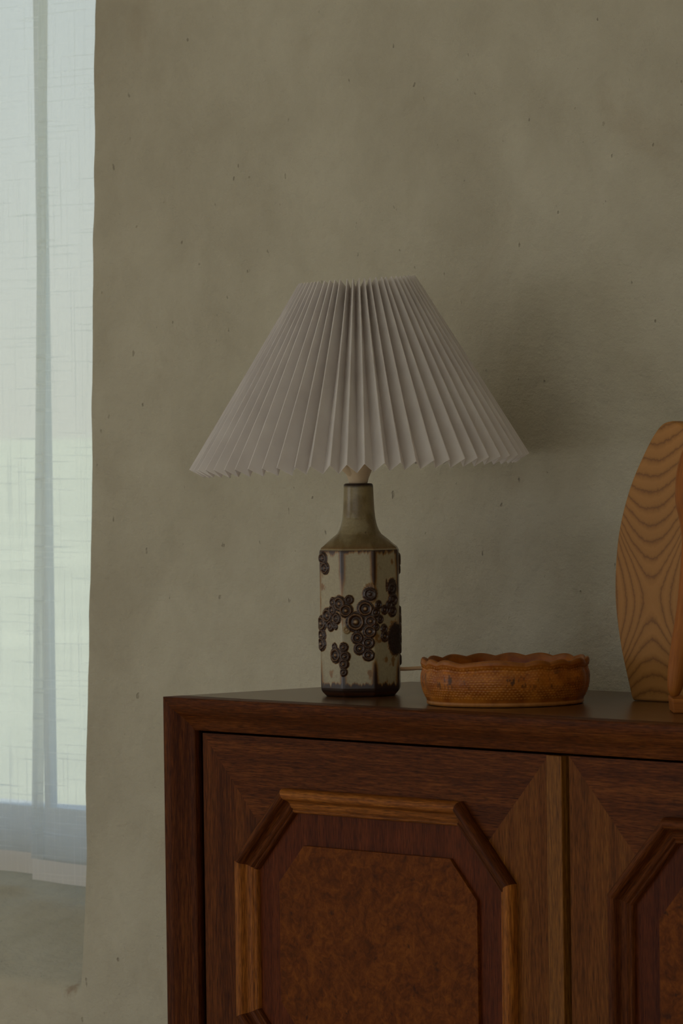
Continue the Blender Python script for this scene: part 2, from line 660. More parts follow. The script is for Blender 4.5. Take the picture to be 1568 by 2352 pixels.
# ground outside, one step below the floor
g = mesh('ground', [(-300, .95, -.25), (300, .95, -.25), (300, 350, -.25), (-300, 350, -.25)], [(0, 1, 2, 3)], M['lawn'])
struct(g)

# window behind the curtain
win = bpy.data.objects.new('window_1', None)
COL.objects.link(win)
win.location = (-1.55, 0.72, 0.0)
struct(win)


def wbox(name, lo, hi, mat, bev=0.004):
    return rel(box(name, lo, hi, mat, win, bev=bev), win)


PB = ZT - 0.236
wbox('bottom_rail', (-2.5, .72, PB - .10), (-.66, .78, PB), M['white_paint'])
wbox('top_rail', (-2.5, .72, 2.26), (-.66, .78, 2.36), M['white_paint'])
for x0, x1 in ((-2.5, -2.40), (-1.80, -1.74), (-1.187, -1.174), (-.735, -.63)):
    wbox('stile', (x0, .722, PB - .01), (x1, .737, 2.28), M['white_paint'], .002)
for x0, x1 in ((-2.405, -1.795), (-1.745, -1.184), (-1.177, -.730)):
    wbox('pane', (x0, .728, PB - .01), (x1, .731, 2.27), M['glass'], 0)


# ------------------------------------------------------------------ curtains
def curtain(label, yc, xl, xr, zb, zb2, right_hem, folds, seed):
    """xl(z), xr(z): side edges.  zb/zb2: height of the lower edge at the left / right side"""
    t = thing('curtain', label, 'curtain', (xr(1.5), yc, zb))
    zt = 2.348
    nz, nx = 60, 90
    hem = 0.030

    def surf(s, z):
        x = xl(z) + s * (xr(z) - xl(z))
        y = yc + folds * (np.sin(x * 26 + seed) * .6 + np.sin(x * 61 + seed * 2) * .4) * (0.5 + 0.5 * (zt - z) / 1.6)
        return x, y

    def panel(name, s0, s1, za, zbm, mat, dy=0.0, n=nz, nc=nx):
        s = np.linspace(s0, s1, nc)[None, :]
        k = np.linspace(0, 1, n)[:, None]
        zlow = zb + (zb2 - zb) * s
        Z = zlow + za + k * ((zbm if zbm is not None else zt - zlow) - za)
        X, Y = surf(s + 0 * Z, Z)
        V = np.stack([X, Y + dy, Z], -1).reshape(-1, 3)
        uv = np.stack([X + seed, Z], -1).reshape(-1, 2)
        return rel(mesh(name, V, grid_faces(n, nc), mat, t, uv, True), t)
    panel('fabric', 0, 1, hem, None, M['linen'])
    panel('bottom_hem', 0, 1, 0, hem, M['linen_fold'], 0, 4)
    if right_hem:
        panel('side_hem', 0, right_hem, hem, None, M['linen_hem'], -.0025, nz, 8)
    return t


ZR = ZT
curtain('sheer linen curtain, the panel further out in the window, hanging slightly higher', .635,
        lambda z: -1.85 + 0 * z, lambda z: -1.088 + 0.0405 * (z - (ZR - .3258)), ZR - .3275, ZR - .322, 0, .004, 1.3)
curtain('sheer linen curtain next to the plaster wall, hanging lower, in front of the other panel', .60,
        lambda z: -1.059 + 0.0405 * (z - (ZR - .3258)), lambda z: -0.80 + 0.0 * z, ZR - .3258, ZR - .330, 0.11, .0025, 4.1)

# ------------------------------------------------------------------ sideboard
SB = thing('sideboard', 'dark brown wooden sideboard with octagonal panelled doors against the plaster wall', 'sideboard', (0, 0, 0))
XD0, XD1 = 0.050, 0.6477         # left door
DX = 0.629
WTOT = XD0 + 2 * DX + .045       # outer width
DEP = 0.394
DY = 0.020                       # door face
FY = 0.0265                      # recessed field
ZB = -0.965                      # bottom of the frame (relative to the top)


def Z(z):
    return ZT + z


# carcass
box('top_panel', (.0003, .0302, Z(-.022)), (WTOT - .0003, DEP, Z(0)), M['oak_top'], SB, 'x', .0003)
box('side_panel', (.002, .0345, Z(ZB)), (.022, DEP, Z(-.0225)), M['oak_brown'], SB, 'z')
box('side_panel', (WTOT - .022, .0345, Z(ZB)), (WTOT - .002, DEP, Z(-.0225)), M['oak_brown'], SB, 'z')
box('back_panel', (.025, DEP - .012, Z(ZB)), (WTOT - .025, DEP - .001, Z(-.0225)), M['inside'], SB, 'z')
box('bottom_panel', (.025, .045, Z(ZB)), (WTOT - .025, DEP - .013, Z(ZB + .02)), M['inside'], SB, 'x')
box('plinth', (.05, .05, 0.0), (WTOT - .05, DEP - .03, Z(ZB) - .0005), M['oak_brown'], SB, 'x')
box('divider', (XD1 - .002, .047, Z(ZB + .021)), (XD1 + .020, DEP - .014, Z(-.023)), M['inside'], SB, 'z')

# frame moulding round the front (mitred): profile (w inward, y)
FP = [(0.0, .030), (0.0, .0016), (.0005, .0005), (.0016, 0.0), (.0045, 0.0), (.0085, .0005), (.013, .0020), (.0175, .0050),
      (.0215, .0086), (.0255, .0118), (.030, .0142), (.0345, .0156), (.0385, .0164), (.0392, .0175), (.0392, .034)]


def frame_bar(name, P, Q, inward, u_axis, a0, a1):
    """P, Q: outer corners in x,z; both ends mitred"""
    P = np.array(P, float); Q = np.array(Q, float)
    d = (Q - P) / np.linalg.norm(Q - P)
    n = np.array(inward, float)
    V = []; uv = []
    off = rnd.uniform(0, 9)
    NS = 2
    L = np.linalg.norm(Q - P)
    acc = 0
    for j, (w, y) in enumerate(FP):
        if j:
            acc += math.hypot(w - FP[j - 1][0], y - FP[j - 1][1])
        for e in range(2):
            base = P if e == 0 else Q
            sgn = 1 if e == 0 else -1
            p = base + n * w + d * sgn * w
            V.append((p[0], y, p[1]))
            uv.append(((0 if e == 0 else L) + sgn * w + off, acc + off * 2))
    F = []
    for j in range(len(FP) - 1):
        F.append((2 * j, 2 * j + 1, 2 * j + 3, 2 * j + 2))
    k = len(FP)
    F.append(tuple(2 * j for j in range(k))[::-1])
    F.append(tuple(2 * j + 1 for j in range(k)))
    F.append((2 * (k - 1), 2 * (k - 1) + 1, 1, 0))
    o = mesh(name, V, F, M['oak_brown'], SB, uv)
    bm = bmesh.new(); bm.from_mesh(o.data)
    bmesh.ops.recalc_face_normals(bm, faces=list(bm.faces))
    for f in bm.faces:
        f.smooth = len(f.verts) == 4
    for e in bm.edges:
        if any(len(f.verts) > 4 for f in e.link_faces):
            e.smooth = False
    bm.to_mesh(o.data); bm.free()
    return o


cTL, cTR, cBL, cBR = (0, Z(0)), (WTOT, Z(0)), (0, Z(ZB)), (WTOT, Z(ZB))
frame_bar('cornice', cTL, cTR, (0, -1), 0, 0, 0)
frame_bar('frame_stile', cTL, cBL, (1, 0), 0, 0, 0)
frame_bar('frame_stile', cTR, cBR, (-1, 0), 0, 0, 0)
frame_bar('frame_rail', cBL, cBR, (0, 1), 0, 0, 0)

# octagonal applied moulding: profile (u inward from the outer edge, h above the door face)
MP = [(0.0, -.0075), (0.0, .0045), (.0006, .0076), (.0020, .0103), (.0042, .0120), (.0066, .0123), (.0092, .0120), (.0110, .0111), (.0124, .0094), (.0134, .0070),
      (.0142, .0046), (.0152, .0029), (.0168, .0019), (.0190, .0014), (.0215, .0010), (.0226, .0005), (.0232, -.0012), (.0238, -.0012), (.0246, -.0002), (.0262, .0000),
      (.0276, -.0012), (.0284, -.0030), (.0288, -.0064), (.0288, -.0075)]


def octagon(x0, x1, z1, z0, c):
    return [(x0 + c, z1), (x1 - c, z1), (x1, z1 - c), (x1, z0 + c), (x1 - c, z0), (x0 + c, z0), (x0, z0 + c), (x0, z1 - c)]


def inset(poly, d):
    P = np.array(poly, float)
    n = len(P)
    out = []
    for i in range(n):
        a = P[i] - P[i - 1]; b = P[(i + 1) % n] - P[i]
        a /= np.linalg.norm(a); b /= np.linalg.norm(b)
        na = np.array([a[1], -a[0]]); nb = np.array([b[1], -b[0]])     # clockwise polygon: inward
        m_ = na + nb
        m_ /= np.linalg.norm(m_)
        out.append(P[i] + m_ * d / (m_ @ na))
    return np.array(out)


def moulding_ring(poly, parent, mats):
    rings = [inset(poly, u) for u, h in MP]
    n = len(poly)
    for i in range(n):
        V = []; uv = []
        off = rnd.uniform(0, 9)
        acc = 0
        L = np.linalg.norm(np.array(poly[(i + 1) % n]) - np.array(poly[i]))
        for j, (u, h) in enumerate(MP):
            if j:
                acc += math.hypot(u - MP[j - 1][0], h - MP[j - 1][1])
            for e in range(2):
                p = rings[j][(i + e) % n]
                V.append((p[0], DY - h, p[1]))
                uv.append((off + (u * .41 if e == 0 else L - u * .41), acc + off * 2))
        k = len(MP)
        F = [(2 * j, 2 * j + 1, 2 * j + 3, 2 * j + 2) for j in range(k - 1)]
        F.append(tuple(2 * j for j in range(k))[::-1])
        F.append(tuple(2 * j + 1 for j in range(k)))
        F.append((2 * (k - 1), 2 * (k - 1) + 1, 1, 0))
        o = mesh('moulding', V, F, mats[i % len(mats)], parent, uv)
        bm = bmesh.new(); bm.from_mesh(o.data)
        bmesh.ops.recalc_face_normals(bm, faces=list(bm.faces))
        for f in bm.faces:
            f.smooth = len(f.verts) == 4
        for e in bm.edges:
            if any(len(f.verts) > 4 for f in e.link_faces):
                e.smooth = False
        bm.to_mesh(o.data); bm.free()


OX0, OX1, OC = .1158, .5934, .0863
OZ = [(-.0998, -.4584), (-.508, -.8666)]
ZD1, ZD0 = -.0420, -.925


def door(ox, strip):
    dr = bpy.data.objects.new('door', None)
    COL.objects.link(dr)
    dr.parent = SB
    x0, x1 = XD0 + ox, XD1 + ox
    if ox > 0:
        x0 -= 0.0
    rel(box('door_board', (x0, .029, Z(ZD0)), (x1, .046, Z(ZD1)), M['field'], dr, 'z', .001), dr)
    octs = [octagon(OX0 + ox, OX1 + ox, Z(a), Z(b), OC) for a, b in OZ]
    # veneer pieces of the door face, mitred at 45 degrees, open inside the mouldings
    o1, o2 = octs
    e = 0.0006

    def onch(P, Q, C, d):
        # where the 45-degree mitre from corner C meets the chamfer P-Q
        P, Q, C, d = map(lambda v: np.array(v, float), (P, Q, C, d))
        A = np.array([d, -(Q - P)]).T
        s = np.linalg.solve(A, P - C)
        return tuple(C + d * s[0])
    zt, zb = Z(ZD1), Z(ZD0)
    m_tl = onch(o1[7], o1[0], (x0, zt), (1, -1))
    m_tr = onch(o1[1], o1[2], (x1, zt), (-1, -1))
    m_bl = onch(o2[5], o2[6], (x0, zb), (1, 1))
    m_br = onch(o2[3], o2[4], (x1, zb), (-1, 1))
    mid = lambda a, b: ((a[0] + b[0]) / 2, (a[1] + b[1]) / 2)
    c_bl1, c_br1, c_tl2, c_tr2 = mid(o1[5], o1[6]), mid(o1[3], o1[4]), mid(o2[7], o2[0]), mid(o2[1], o2[2])
    top = [(x0, zt), (x1, zt), m_tr, o1[1], o1[0], m_tl]
    left = [(x0, zt), m_tl, o1[7], o1[6], c_bl1, c_tl2, o2[7], o2[6], m_bl, (x0, zb)]
    right = [(x1, zt), (x1, zb), m_br, o2[3], o2[2], c_tr2, c_br1, o1[3], o1[2], m_tr]
    bot = [(x0, zb), m_bl, o2[5], o2[4], m_br, (x1, zb)]
    mid_ = [c_bl1, o1[5], o1[4], c_br1, c_tr2, o2[1], o2[0], c_tl2]
    for poly, gr, mm in ((top, 'x', 'oak_brown'), (left, 'z', 'oak_brown' if strip else 'oak_upright'), (right, 'z', 'oak_upright'), (bot, 'x', 'oak_brown'), (mid_, 'x', 'oak_brown')):
        prism('veneer', poly, DY, .0288, M[mm], dr, gr)
    for k, o in enumerate(octs):
        inn = inset(o, .0270)
        prism('field_panel', [tuple(p) for p in inn], FY, .0288, M['field'], dr, 'z')
        a, b = OZ[k]
        bo = octagon(.184 + ox, .5252 + ox, Z(a - .0655), Z(b + .0655), .0444)
        prism('burl_panel', bo, FY - .0042, FY - .0002, M['burl'], dr, 'x', .0006)
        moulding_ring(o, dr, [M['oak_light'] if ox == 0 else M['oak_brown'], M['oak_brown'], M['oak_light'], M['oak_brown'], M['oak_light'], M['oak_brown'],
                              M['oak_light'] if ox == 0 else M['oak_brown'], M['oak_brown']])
    if strip:
        box('cover_strip', (x1 + .0006, .0145, Z(ZD0)), (x1 + .0249, .046, Z(ZD1)), M['oak_strip'], dr, 'z', .0012)
    return dr


door(0.0, True)
door(DX, False)

# ------------------------------------------------------------------ table lamp
LX, LY = 0.1747, 0.1597
LR = np.array([0.65377343, 0.75669036, 0])     # to the right as the lamp faces the room
LC = np.array([0.75669036, -0.65377343, 0])    # towards the room
SL = 1949.0
LAMP = thing('table_lamp', 'stoneware table lamp with tilted white pleated paper shade on the sideboard', 'lamp', (LX, LY, ZT + .0003))


def lp(u, f, z):
    """lamp frame (right, forward, up) -> lamp-local coordinates"""
    u = np.asarray(u, float); f = np.asarray(f, float); z = np.asarray(z, float)
    u, f, z = np.broadcast_arrays(u, f, z)
    return u[..., None] * LR + f[..., None] * LC + z[..., None] * np.array([0, 0, 1.0])


def bottle():
    px = lambda r: r / SL
    zsh = (1597 - 1262) / SL
    ztop = (1597 - 1110.5) / SL
    prof = [(0, 84), (.0015, 87), (.005, 93.5), (.0075, 96.5), (.010, 97.5), (zsh - .003, 97.5), (zsh - .001, 97.0), (zsh, 96)]
    for r, y in ((93, 1257), (83, 1249.6), (68, 1240), (58, 1232.5), (51, 1226.6), (45.5, 1217), (42.3, 1209), (40, 1200), (38, 1190), (36.3, 1172), (35.2, 1150), (34.4, 1126),
                 (34.0, 1118), (33.4, 1114), (31.5, 1111.6), (28, 1110.7), (12, 1110.5)):
        prof.append(((1597 - y) / SL, r))
    pz = np.array([p[0] for p in prof]); pr = np.array([p[1] for p in prof]) / SL
    zz = np.unique(np.concatenate([np.linspace(0, .012, 24), np.linspace(.012, zsh - .004, 320), np.linspace(zsh - .004, zsh + .004, 20), np.linspace(zsh, ztop, 90), pz]))
    zz = zz[zz <= ztop]
    NC = 720
    ang = np.linspace(-math.pi, math.pi, NC, endpoint=False)
    A, ZZ = np.meshgrid(ang, zz)
    R0 = np.interp(ZZ, pz, pr)
    # octagon cross-section with softened arrises
    q = (np.degrees(A) + 2.5 + 22.5) % 45.0 - 22.5
    octf = math.cos(math.radians(22.5)) / np.cos(np.radians(q))
    octf = -np.log(np.exp(-octf * 180) + np.exp(-0.992 * 180)) / 180
    k = np.clip((R0 / px(97.5) - 0.62) / 0.32, 0, 1)
    k = k * k * (3 - 2 * k)
    RR = R0 * (1 + (octf - 1) * np.where(ZZ > zsh, k, 1))
    perim = RR * A                                  # nearly the run along the surface
    # relief: stamped rings.  (picture-zoom x, y, radius, weight)
    f = 300 / 1217
    C = [(253, 895, 50, 1), (272, 985, 50, 1), (683, 1225, 56, .8), (640, 1360, 66, 1), (555, 1480, 80, 1), (765, 1325, 34, .9), (740, 1395, 40, .9), (820, 1375, 38, .9),
         (688, 1475, 50, .9), (780, 1460, 34, .9), (680, 1570, 54, .9), (745, 1530, 30, .8), (570, 1630, 50, 1), (668, 1675, 50, 1), (592, 1728, 50, 1), (670, 1790, 47, 1),
         (820, 1620, 44, .8), (815, 1550, 38, .8), (402, 1312, 62, 1), (465, 1375, 56, .9), (495, 1275, 36, .6), (345, 1300, 40, .9), (295, 1425, 60, 1), (340, 1375, 44, .9),
         (380, 1450, 46, .9), (236, 1500, 64, 1), (325, 1520, 44, .9), (240, 1610, 50, 1), (235, 1690, 56, 1), (370, 1525, 26, .7), (475, 1555, 30, .35), (370, 1790, 62, 1),
         (440, 1715, 38, .9), (455, 1800, 42, .8), (440, 1870, 42, .8), (440, 1945, 32, .8), (360, 1710, 30, .8), (880, 1180, 42, .7), (895, 1285, 50, .7), (890, 1390, 46, .7),
         (860, 1330, 36, .7)]
    side = [(88, 920, 55), (88, 1010, 40), (85, 1480, 60), (82, 1570, 70), (86, 1660, 55), (80, 1740, 50), (84, 1850, 45), (88, 1400, 45), (120, 1500, 60), (130, 1250, 55), (140, 1600, 50),
            (-120, 1500, 60), (-130, 1300, 55), (-110, 1600, 50), (180, 1500, 60), (160, 1350, 60), (-160, 1650, 60), (-150, 1450, 60), (170, 1700, 50)]
    H = np.zeros_like(A); D = np.zeros_like(A); LITE = np.zeros_like(A)
    jn = fbm(perim * 900, ZZ * 900, 41, 2)
    am = np.linspace(-math.pi / 2, math.pi / 2, 721)
    om = (np.degrees(am) + 25) % 45.0 - 22.5
    um = px(97.5) * math.cos(math.radians(22.5)) / np.cos(np.radians(om)) * np.sin(am)
    um = np.maximum.accumulate(um)
    items = []
    for zx, zy, r, w in C:
        X = 680 + zx * f; Y = 1060 + zy * f
        z = (1597 - Y) / SL
        u = (X - 829 + 26 * z) / SL
        items.append((float(np.interp(u, um, am)), z, r * f / SL, w))
    for a_, zy, r in side:
        items.append((math.radians(a_), (1597 - (1060 + zy * f)) / SL, r * f / SL, .9))
    for a_, zc, rc, w in items:
        da = (A - a_ + math.pi) % (2 * math.pi) - math.pi
        dx = da * px(95)
        dist = np.sqrt(dx * dx + (ZZ - zc) ** 2)
        qn = dist / rc * (1 + .12 * (jn - .5))
        msk = qn < 2.2
        if not msk.any():
            continue
        qq = qn[msk]
        am_ = min(1.0, rc / .008)
        pad = np.clip((1.30 - qq) / .28, 0, 1)
        pad = pad * pad * (3 - 2 * pad)
        ridge = np.exp(-((qq - .82) / .13) ** 2)
        moat = np.exp(-((qq - .50) / .15) ** 2)
        boss = np.exp(-(qq / .24) ** 2)
        rim2 = np.exp(-((qq - .66) / .05) ** 2)
        h = pad * .0013 + am_ * (ridge * .0013 - moat * .0011 + boss * .0008)
        H[msk] = np.maximum(H[msk], np.where(qq < 1.05, 0, h)) * 1.0
        inn = qq < 1.02
        tmp = H[msk]; tmp[inn] = np.where(inn, h, tmp)[inn]; H[msk] = tmp
        dd = np.clip((1.40 - qq) / .28, 0, 1) * (.80 + .2 * w) * (w if w < .5 else 1)
        D[msk] = np.maximum(D[msk], dd)
        li = am_ * (ridge * .62 + boss * (.85 + .6 * _hash(np.array(int(zc * 1e5)), np.array(3), 2))) * np.where(w < .75, .3, 1)
        tmp = LITE[msk]
        tmp = np.where(qq < 1.1, np.maximum(li, tmp * (qq > .98)), tmp)
        LITE[msk] = tmp

    def blob(zx, zy, rx, ry, w, hh):
        X = 680 + zx * f; Y = 1060 + zy * f
        z = (1597 - Y) / SL
        a_ = float(np.interp((X - 829 + 26 * z) / SL, um, am))
        da = A - a_
        qn = np.sqrt((da * px(95) / (rx * f / SL)) ** 2 + ((ZZ - z) / (ry * f / SL)) ** 2) * (1 + .25 * (jn - .5))
        b = np.clip((1.15 - qn) / .25, 0, 1)
        np.maximum(D, b * w, out=D)
        np.maximum(H, b * hh * (1 + .8 * (vnoise(perim * 2600, ZZ * 2600, 77) - .5)), out=H)
        LITE[b > .3] *= .15
    blob(915, 1650, 95, 150, 1, .0014)
    blob(885, 1170, 60, 85, .95, .0010)
    blob(840, 1150, 14, 60, .8, 0)
    blob(690, 1215, 72, 88, .55, .0009)
    # glaze: facets' arrises, foot and shoulder break brown; streaks run down from the shoulder
    arr = (22.5 - np.abs(q)) / 22.5 * px(97.5) * math.sin(math.radians(22.5))
    low = np.clip(1 - ZZ / .05, 0, 1); hi = np.clip(1 - (zsh - ZZ) / .06, 0, 1)
    wv = .0020 + .0022 * low + .0014 * hi + .0030 * (fbm(perim * 60, ZZ * 55, 5, 3) - .35)
    Da = np.exp(-(arr / np.maximum(wv, .0005)) ** 2) * np.clip(.35 + .9 * low + .8 * hi + 1.3 * (fbm(A * 3, ZZ * 40, 8, 3) - .45), .12, 1)
    foot = np.clip(((.016 + .010 * (fbm(perim * 420, ZZ * 20, 15, 3) - .4)) - ZZ) / .004, 0, 1)
    shld = np.clip(((ZZ - zsh) + .006 + .011 * (fbm(perim * 350, ZZ * 15, 19, 3) - .45)) / .005, 0, 1) * (ZZ < zsh + .001)
    D0 = np.maximum(np.maximum(Da, foot), shld * .85)
    stain = np.clip((fbm(perim * 90, ZZ * 70, 29, 4) - .66) / .12, 0, 1) * .5
    D0 = np.maximum(D0, stain)
    D = np.where(ZZ < zsh, np.maximum(D, D0), D * (ZZ < zsh + .004))
    D = np.clip(D - LITE * .66, 0, 1)
    # colours
    cream = np.array(lin(162, 150, 118)[:3]); tan = np.array(lin(142, 104, 54)[:3]); brown = np.array(lin(76, 48, 28)[:3]); dark = np.array(lin(50, 34, 26)[:3])
    col = np.empty(A.shape + (3,))
    for i in range(3):
        col[..., i] = np.interp(D, [0, .12, .42, .72, 1], [cream[i], cream[i] * .92, tan[i], brown[i], dark[i]])
    ol = np.array(lin(142, 126, 86)[:3]); ol2 = np.array(lin(112, 92, 52)[:3])
    n1 = fbm(perim * 70, ZZ * 45, 51, 4)
    neck = ol + (cream * .86 - ol) * np.clip(1 - np.abs(ZZ - .195)[..., None] / .03, 0, 1) * .6
    neck = neck + (ol2 - neck) * np.clip((n1 - .45) / .2, 0, 1)[..., None] * .8
    rimd = np.clip((ZZ - (ztop - .006)) / .003 + 1.2 * (n1 - .5), 0, 1)[..., None]
    neck = neck + (dark * .9 - neck) * rimd
    edge = np.exp(-((ZZ - zsh - .001) / .004) ** 2)[..., None]
    neck = neck + (tan * .7 - neck) * edge * .8
    wgt = np.clip((ZZ - zsh) / .002, 0, 1)[..., None]
    col = col * (1 - wgt) + neck * wgt
    rust = np.clip(1 - np.abs(ZZ - .0035) / .0025, 0, 1)[..., None]
    col = col + (np.array(lin(96, 54, 24)[:3]) - col) * rust * .7
    H = np.where(ZZ > zsh + .003, 0, H)
    Rf = RR + H
    P = lp(Rf * np.sin(A), Rf * np.cos(A), ZZ).reshape(-1, 3)
    faces = grid_faces(len(zz), NC, True).tolist()
    n = len(zz) * NC
    faces.append(tuple(range(NC))[::-1])
    faces.append(tuple(range(n - NC, n)))
    o = mesh('base', P, faces, M['glaze'], LAMP, smooth=True)
    at = o.data.color_attributes.new('glaze', 'FLOAT_COLOR', 'POINT')
    at.data.foreach_set('color', np.concatenate([col.reshape(-1, 3), np.ones((n, 1))], 1).astype(np.float32).ravel())
    return ztop


ZNECK = bottle()


def lathe(name, prof, mat, parent, seg=48, cx=0.0, cap=True):
    n = len(prof)
    a = np.linspace(0, 2 * math.pi, seg, endpoint=False)
    r = np.array([p[0] for p in prof])[:, None]
    z = np.array([p[1] for p in prof])[:, None]
    P = lp(r * np.sin(a) + cx, r * np.cos(a), z + 0 * a).reshape(-1, 3)
    F = grid_faces(n, seg, True).tolist()
    if cap:
        F.append(tuple(range(seg))[::-1])
        F.append(tuple(range((n - 1) * seg, n * seg)))
    return mesh(name, P, F, mat, parent, smooth=True)


SOCK = lathe('socket', [(.0095, ZNECK - .001), (.0108, ZNECK), (.0112, ZNECK + .0012), (.0125, ZNECK + .006), (.0150, ZNECK + .012), (.0172, ZNECK + .018), (.0178, ZNECK + .023),
                        (.0178, ZNECK + .060), (.0165, ZNECK + .062), (.0160, ZNECK + .075), (.012, ZNECK + .077)], M['cream_plastic'], LAMP)


def tube(name, pts, rad, mat, parent, seg=12):
    pts = np.array(pts, float)
    n = len(pts)
    rad = np.broadcast_to(rad, (n,))
    V = []
    tprev = None
    up = np.array([0, 0, 1.0])
    for i in range(n):
        t = pts[min(i + 1, n - 1)] - pts[max(i - 1, 0)]
        t /= np.linalg.norm(t)
        a = np.cross(t, up)
        if np.linalg.norm(a) < .05:
            a = np.cross(t, np.array([1.0, 0, 0]))
        if tprev is not None and a @ tprev < 0:
            a = -a
        a /= np.linalg.norm(a); tprev = a
        b = np.cross(a, t)
        for k in range(seg):
            w = 2 * math.pi * k / seg
            V.append(pts[i] + rad[i] * (math.cos(w) * a + math.sin(w) * b))
    F = grid_faces(n, seg, True).tolist() + [tuple(range(seg))[::-1], tuple(range((n - 1) * seg, n * seg))]
    return mesh(name, V, F, mat, parent, smooth=True)


def smooth_path(pts, n):
    P = np.array(pts, float)
    t = np.linspace(0, len(P) - 1, n)
    out = []
    for v in t:
        i = min(int(v), len(P) - 2)
        s = v - i
        p0, p1, p2, p3 = P[max(i - 1, 0)], P[i], P[i + 1], P[min(i + 2, len(P) - 1)]
        out.append(.5 * ((2 * p1) + (-p0 + p2) * s + (2 * p0 - 5 * p1 + 4 * p2 - p3) * s * s + (-p0 + 3 * p1 - 3 * p2 + p3) * s ** 3))
    return np.array(out)


# the switch lever that stands off the socket on its left side
tube('switch', smooth_path([lp(.0010, .0035, ZNECK + .0075), lp(-.0060, .0060, ZNECK + .0125), lp(-.0140, .0080, ZNECK + .0200), lp(-.0175, .0085, ZNECK + .0240)], 10),
     np.array([.0035, .0052, .0062, .0066, .0068, .0068, .0068, .0066, .0060, .0050]), M['cream_plastic'], SOCK)

# pleated shade
SHADE_N = 61


def shade():
    nA = (418 / 491, 258 / 491)                      # outward normal of the cone (out, up)
    rb, rt = 390.0 / SL, 133.5 / SL
    zb, zt = (1597 - 1060.5) / SL, (1597 - 643.5) / SL
    rows = 9
    V = []; cols = 0
    tilt = math.tan(math.radians(2.0)); nod = math.tan(math.radians(0.45))
    r2 = random.Random(3)
    seq = []
    for k in range(SHADE_N):
        a = 2 * math.pi * (k + .28) / SHADE_N
        ja = r2.gauss(0, .006); jt = r2.gauss(0, .011); jd = r2.gauss(0, .03)
        seq.append(('o', a, ja, jt, -1, jd)); seq.append(('o', a, ja, jt, 1, jd))
        seq.append(('i', a + math.pi / SHADE_N, r2.gauss(0, .006), r2.gauss(0, .011), 0, r2.gauss(0, .03)))
    nc = len(seq)
    P = np.zeros((rows, nc, 3))
    for j, (kind, a, ja, jt, sd, jd) in enumerate(seq):
        for i in range(rows):
            t = i / (rows - 1)
            r = rb + (rt - rb) * t
            z = zb + (zt - zb) * t
            aa = a + ja * (1 - t) + jt * t
            if kind == 'i':
                dep = (36.0 + 3 * t) / SL * (1 + jd)
                r -= nA[0] * dep; z -= nA[1] * dep
                rr = r
            else:
                rr = r
                aa += sd * .00045 / r
            u = rr * math.sin(aa); f = rr * math.cos(aa)
            cu = 3.0 / SL
            z2 = z + u * (tilt + .022 * t) - f * nod
            P[i, j] = lp(u + cu, f, z2)
    F = grid_faces(rows, nc, True)
    o = mesh('lamp_shade', P.reshape(-1, 3), F.tolist(), M['paper'], LAMP)
    md = o.modifiers.new('paper', 'SOLIDIFY')
    md.thickness = .00035
    md.offset = 0
    # ring and spokes carrying the shade from the socket
    zr = zt - 32 / SL
    rr = rt + (rb - rt) * (zt - zr) / (zt - zb) - nA[0] * 32 / SL
    rp = []
    for k in range(97):
        a = 2 * math.pi * k / 96
        u = rr * math.sin(a); f = rr * math.cos(a)
        rp.append(lp(u + 3 / SL, f, zr - .010 + u * (tilt + .02) - f * nod))
    tube('wire_ring', rp, .0011, M['wire'], o, 8)
    for k in range(3):
        a = 2 * math.pi * k / 3 + .5
        u = rr * math.sin(a); f = rr * math.cos(a)
        tube('spoke', smooth_path([lp(u + 3 / SL, f, zr - .010 + u * (tilt + .02)), lp(.5 * u, .5 * f, zr - .07), lp(.015 * math.sin(a), .015 * math.cos(a), ZNECK + .066)], 14), .0010, M['wire'], o, 6)
    return o


shade()

# mains cord: leaves the foot of the lamp at its back and drops behind the sideboard
a0 = math.radians(122)
p0 = lp(.045 * math.sin(a0), .045 * math.cos(a0), .0290)
wl = lambda x, y, z: np.array([x - LX, y - LY, z])
tube('cord', smooth_path([p0, lp(.052, -.026, .0288), lp(.07, -.030, .0293), lp(.092, -.034, .0298), wl(.219, .290, .022), wl(.226, .330, .0105), wl(.230, .362, .0052), wl(.232, .3930, .0054),
                          wl(.2325, .3972, .0015), wl(.2328, .3977, -.012), wl(.233, .3977, -.08), wl(.233, .3977, -.3)], 90), .0023, M['cord'], LAMP, 10)


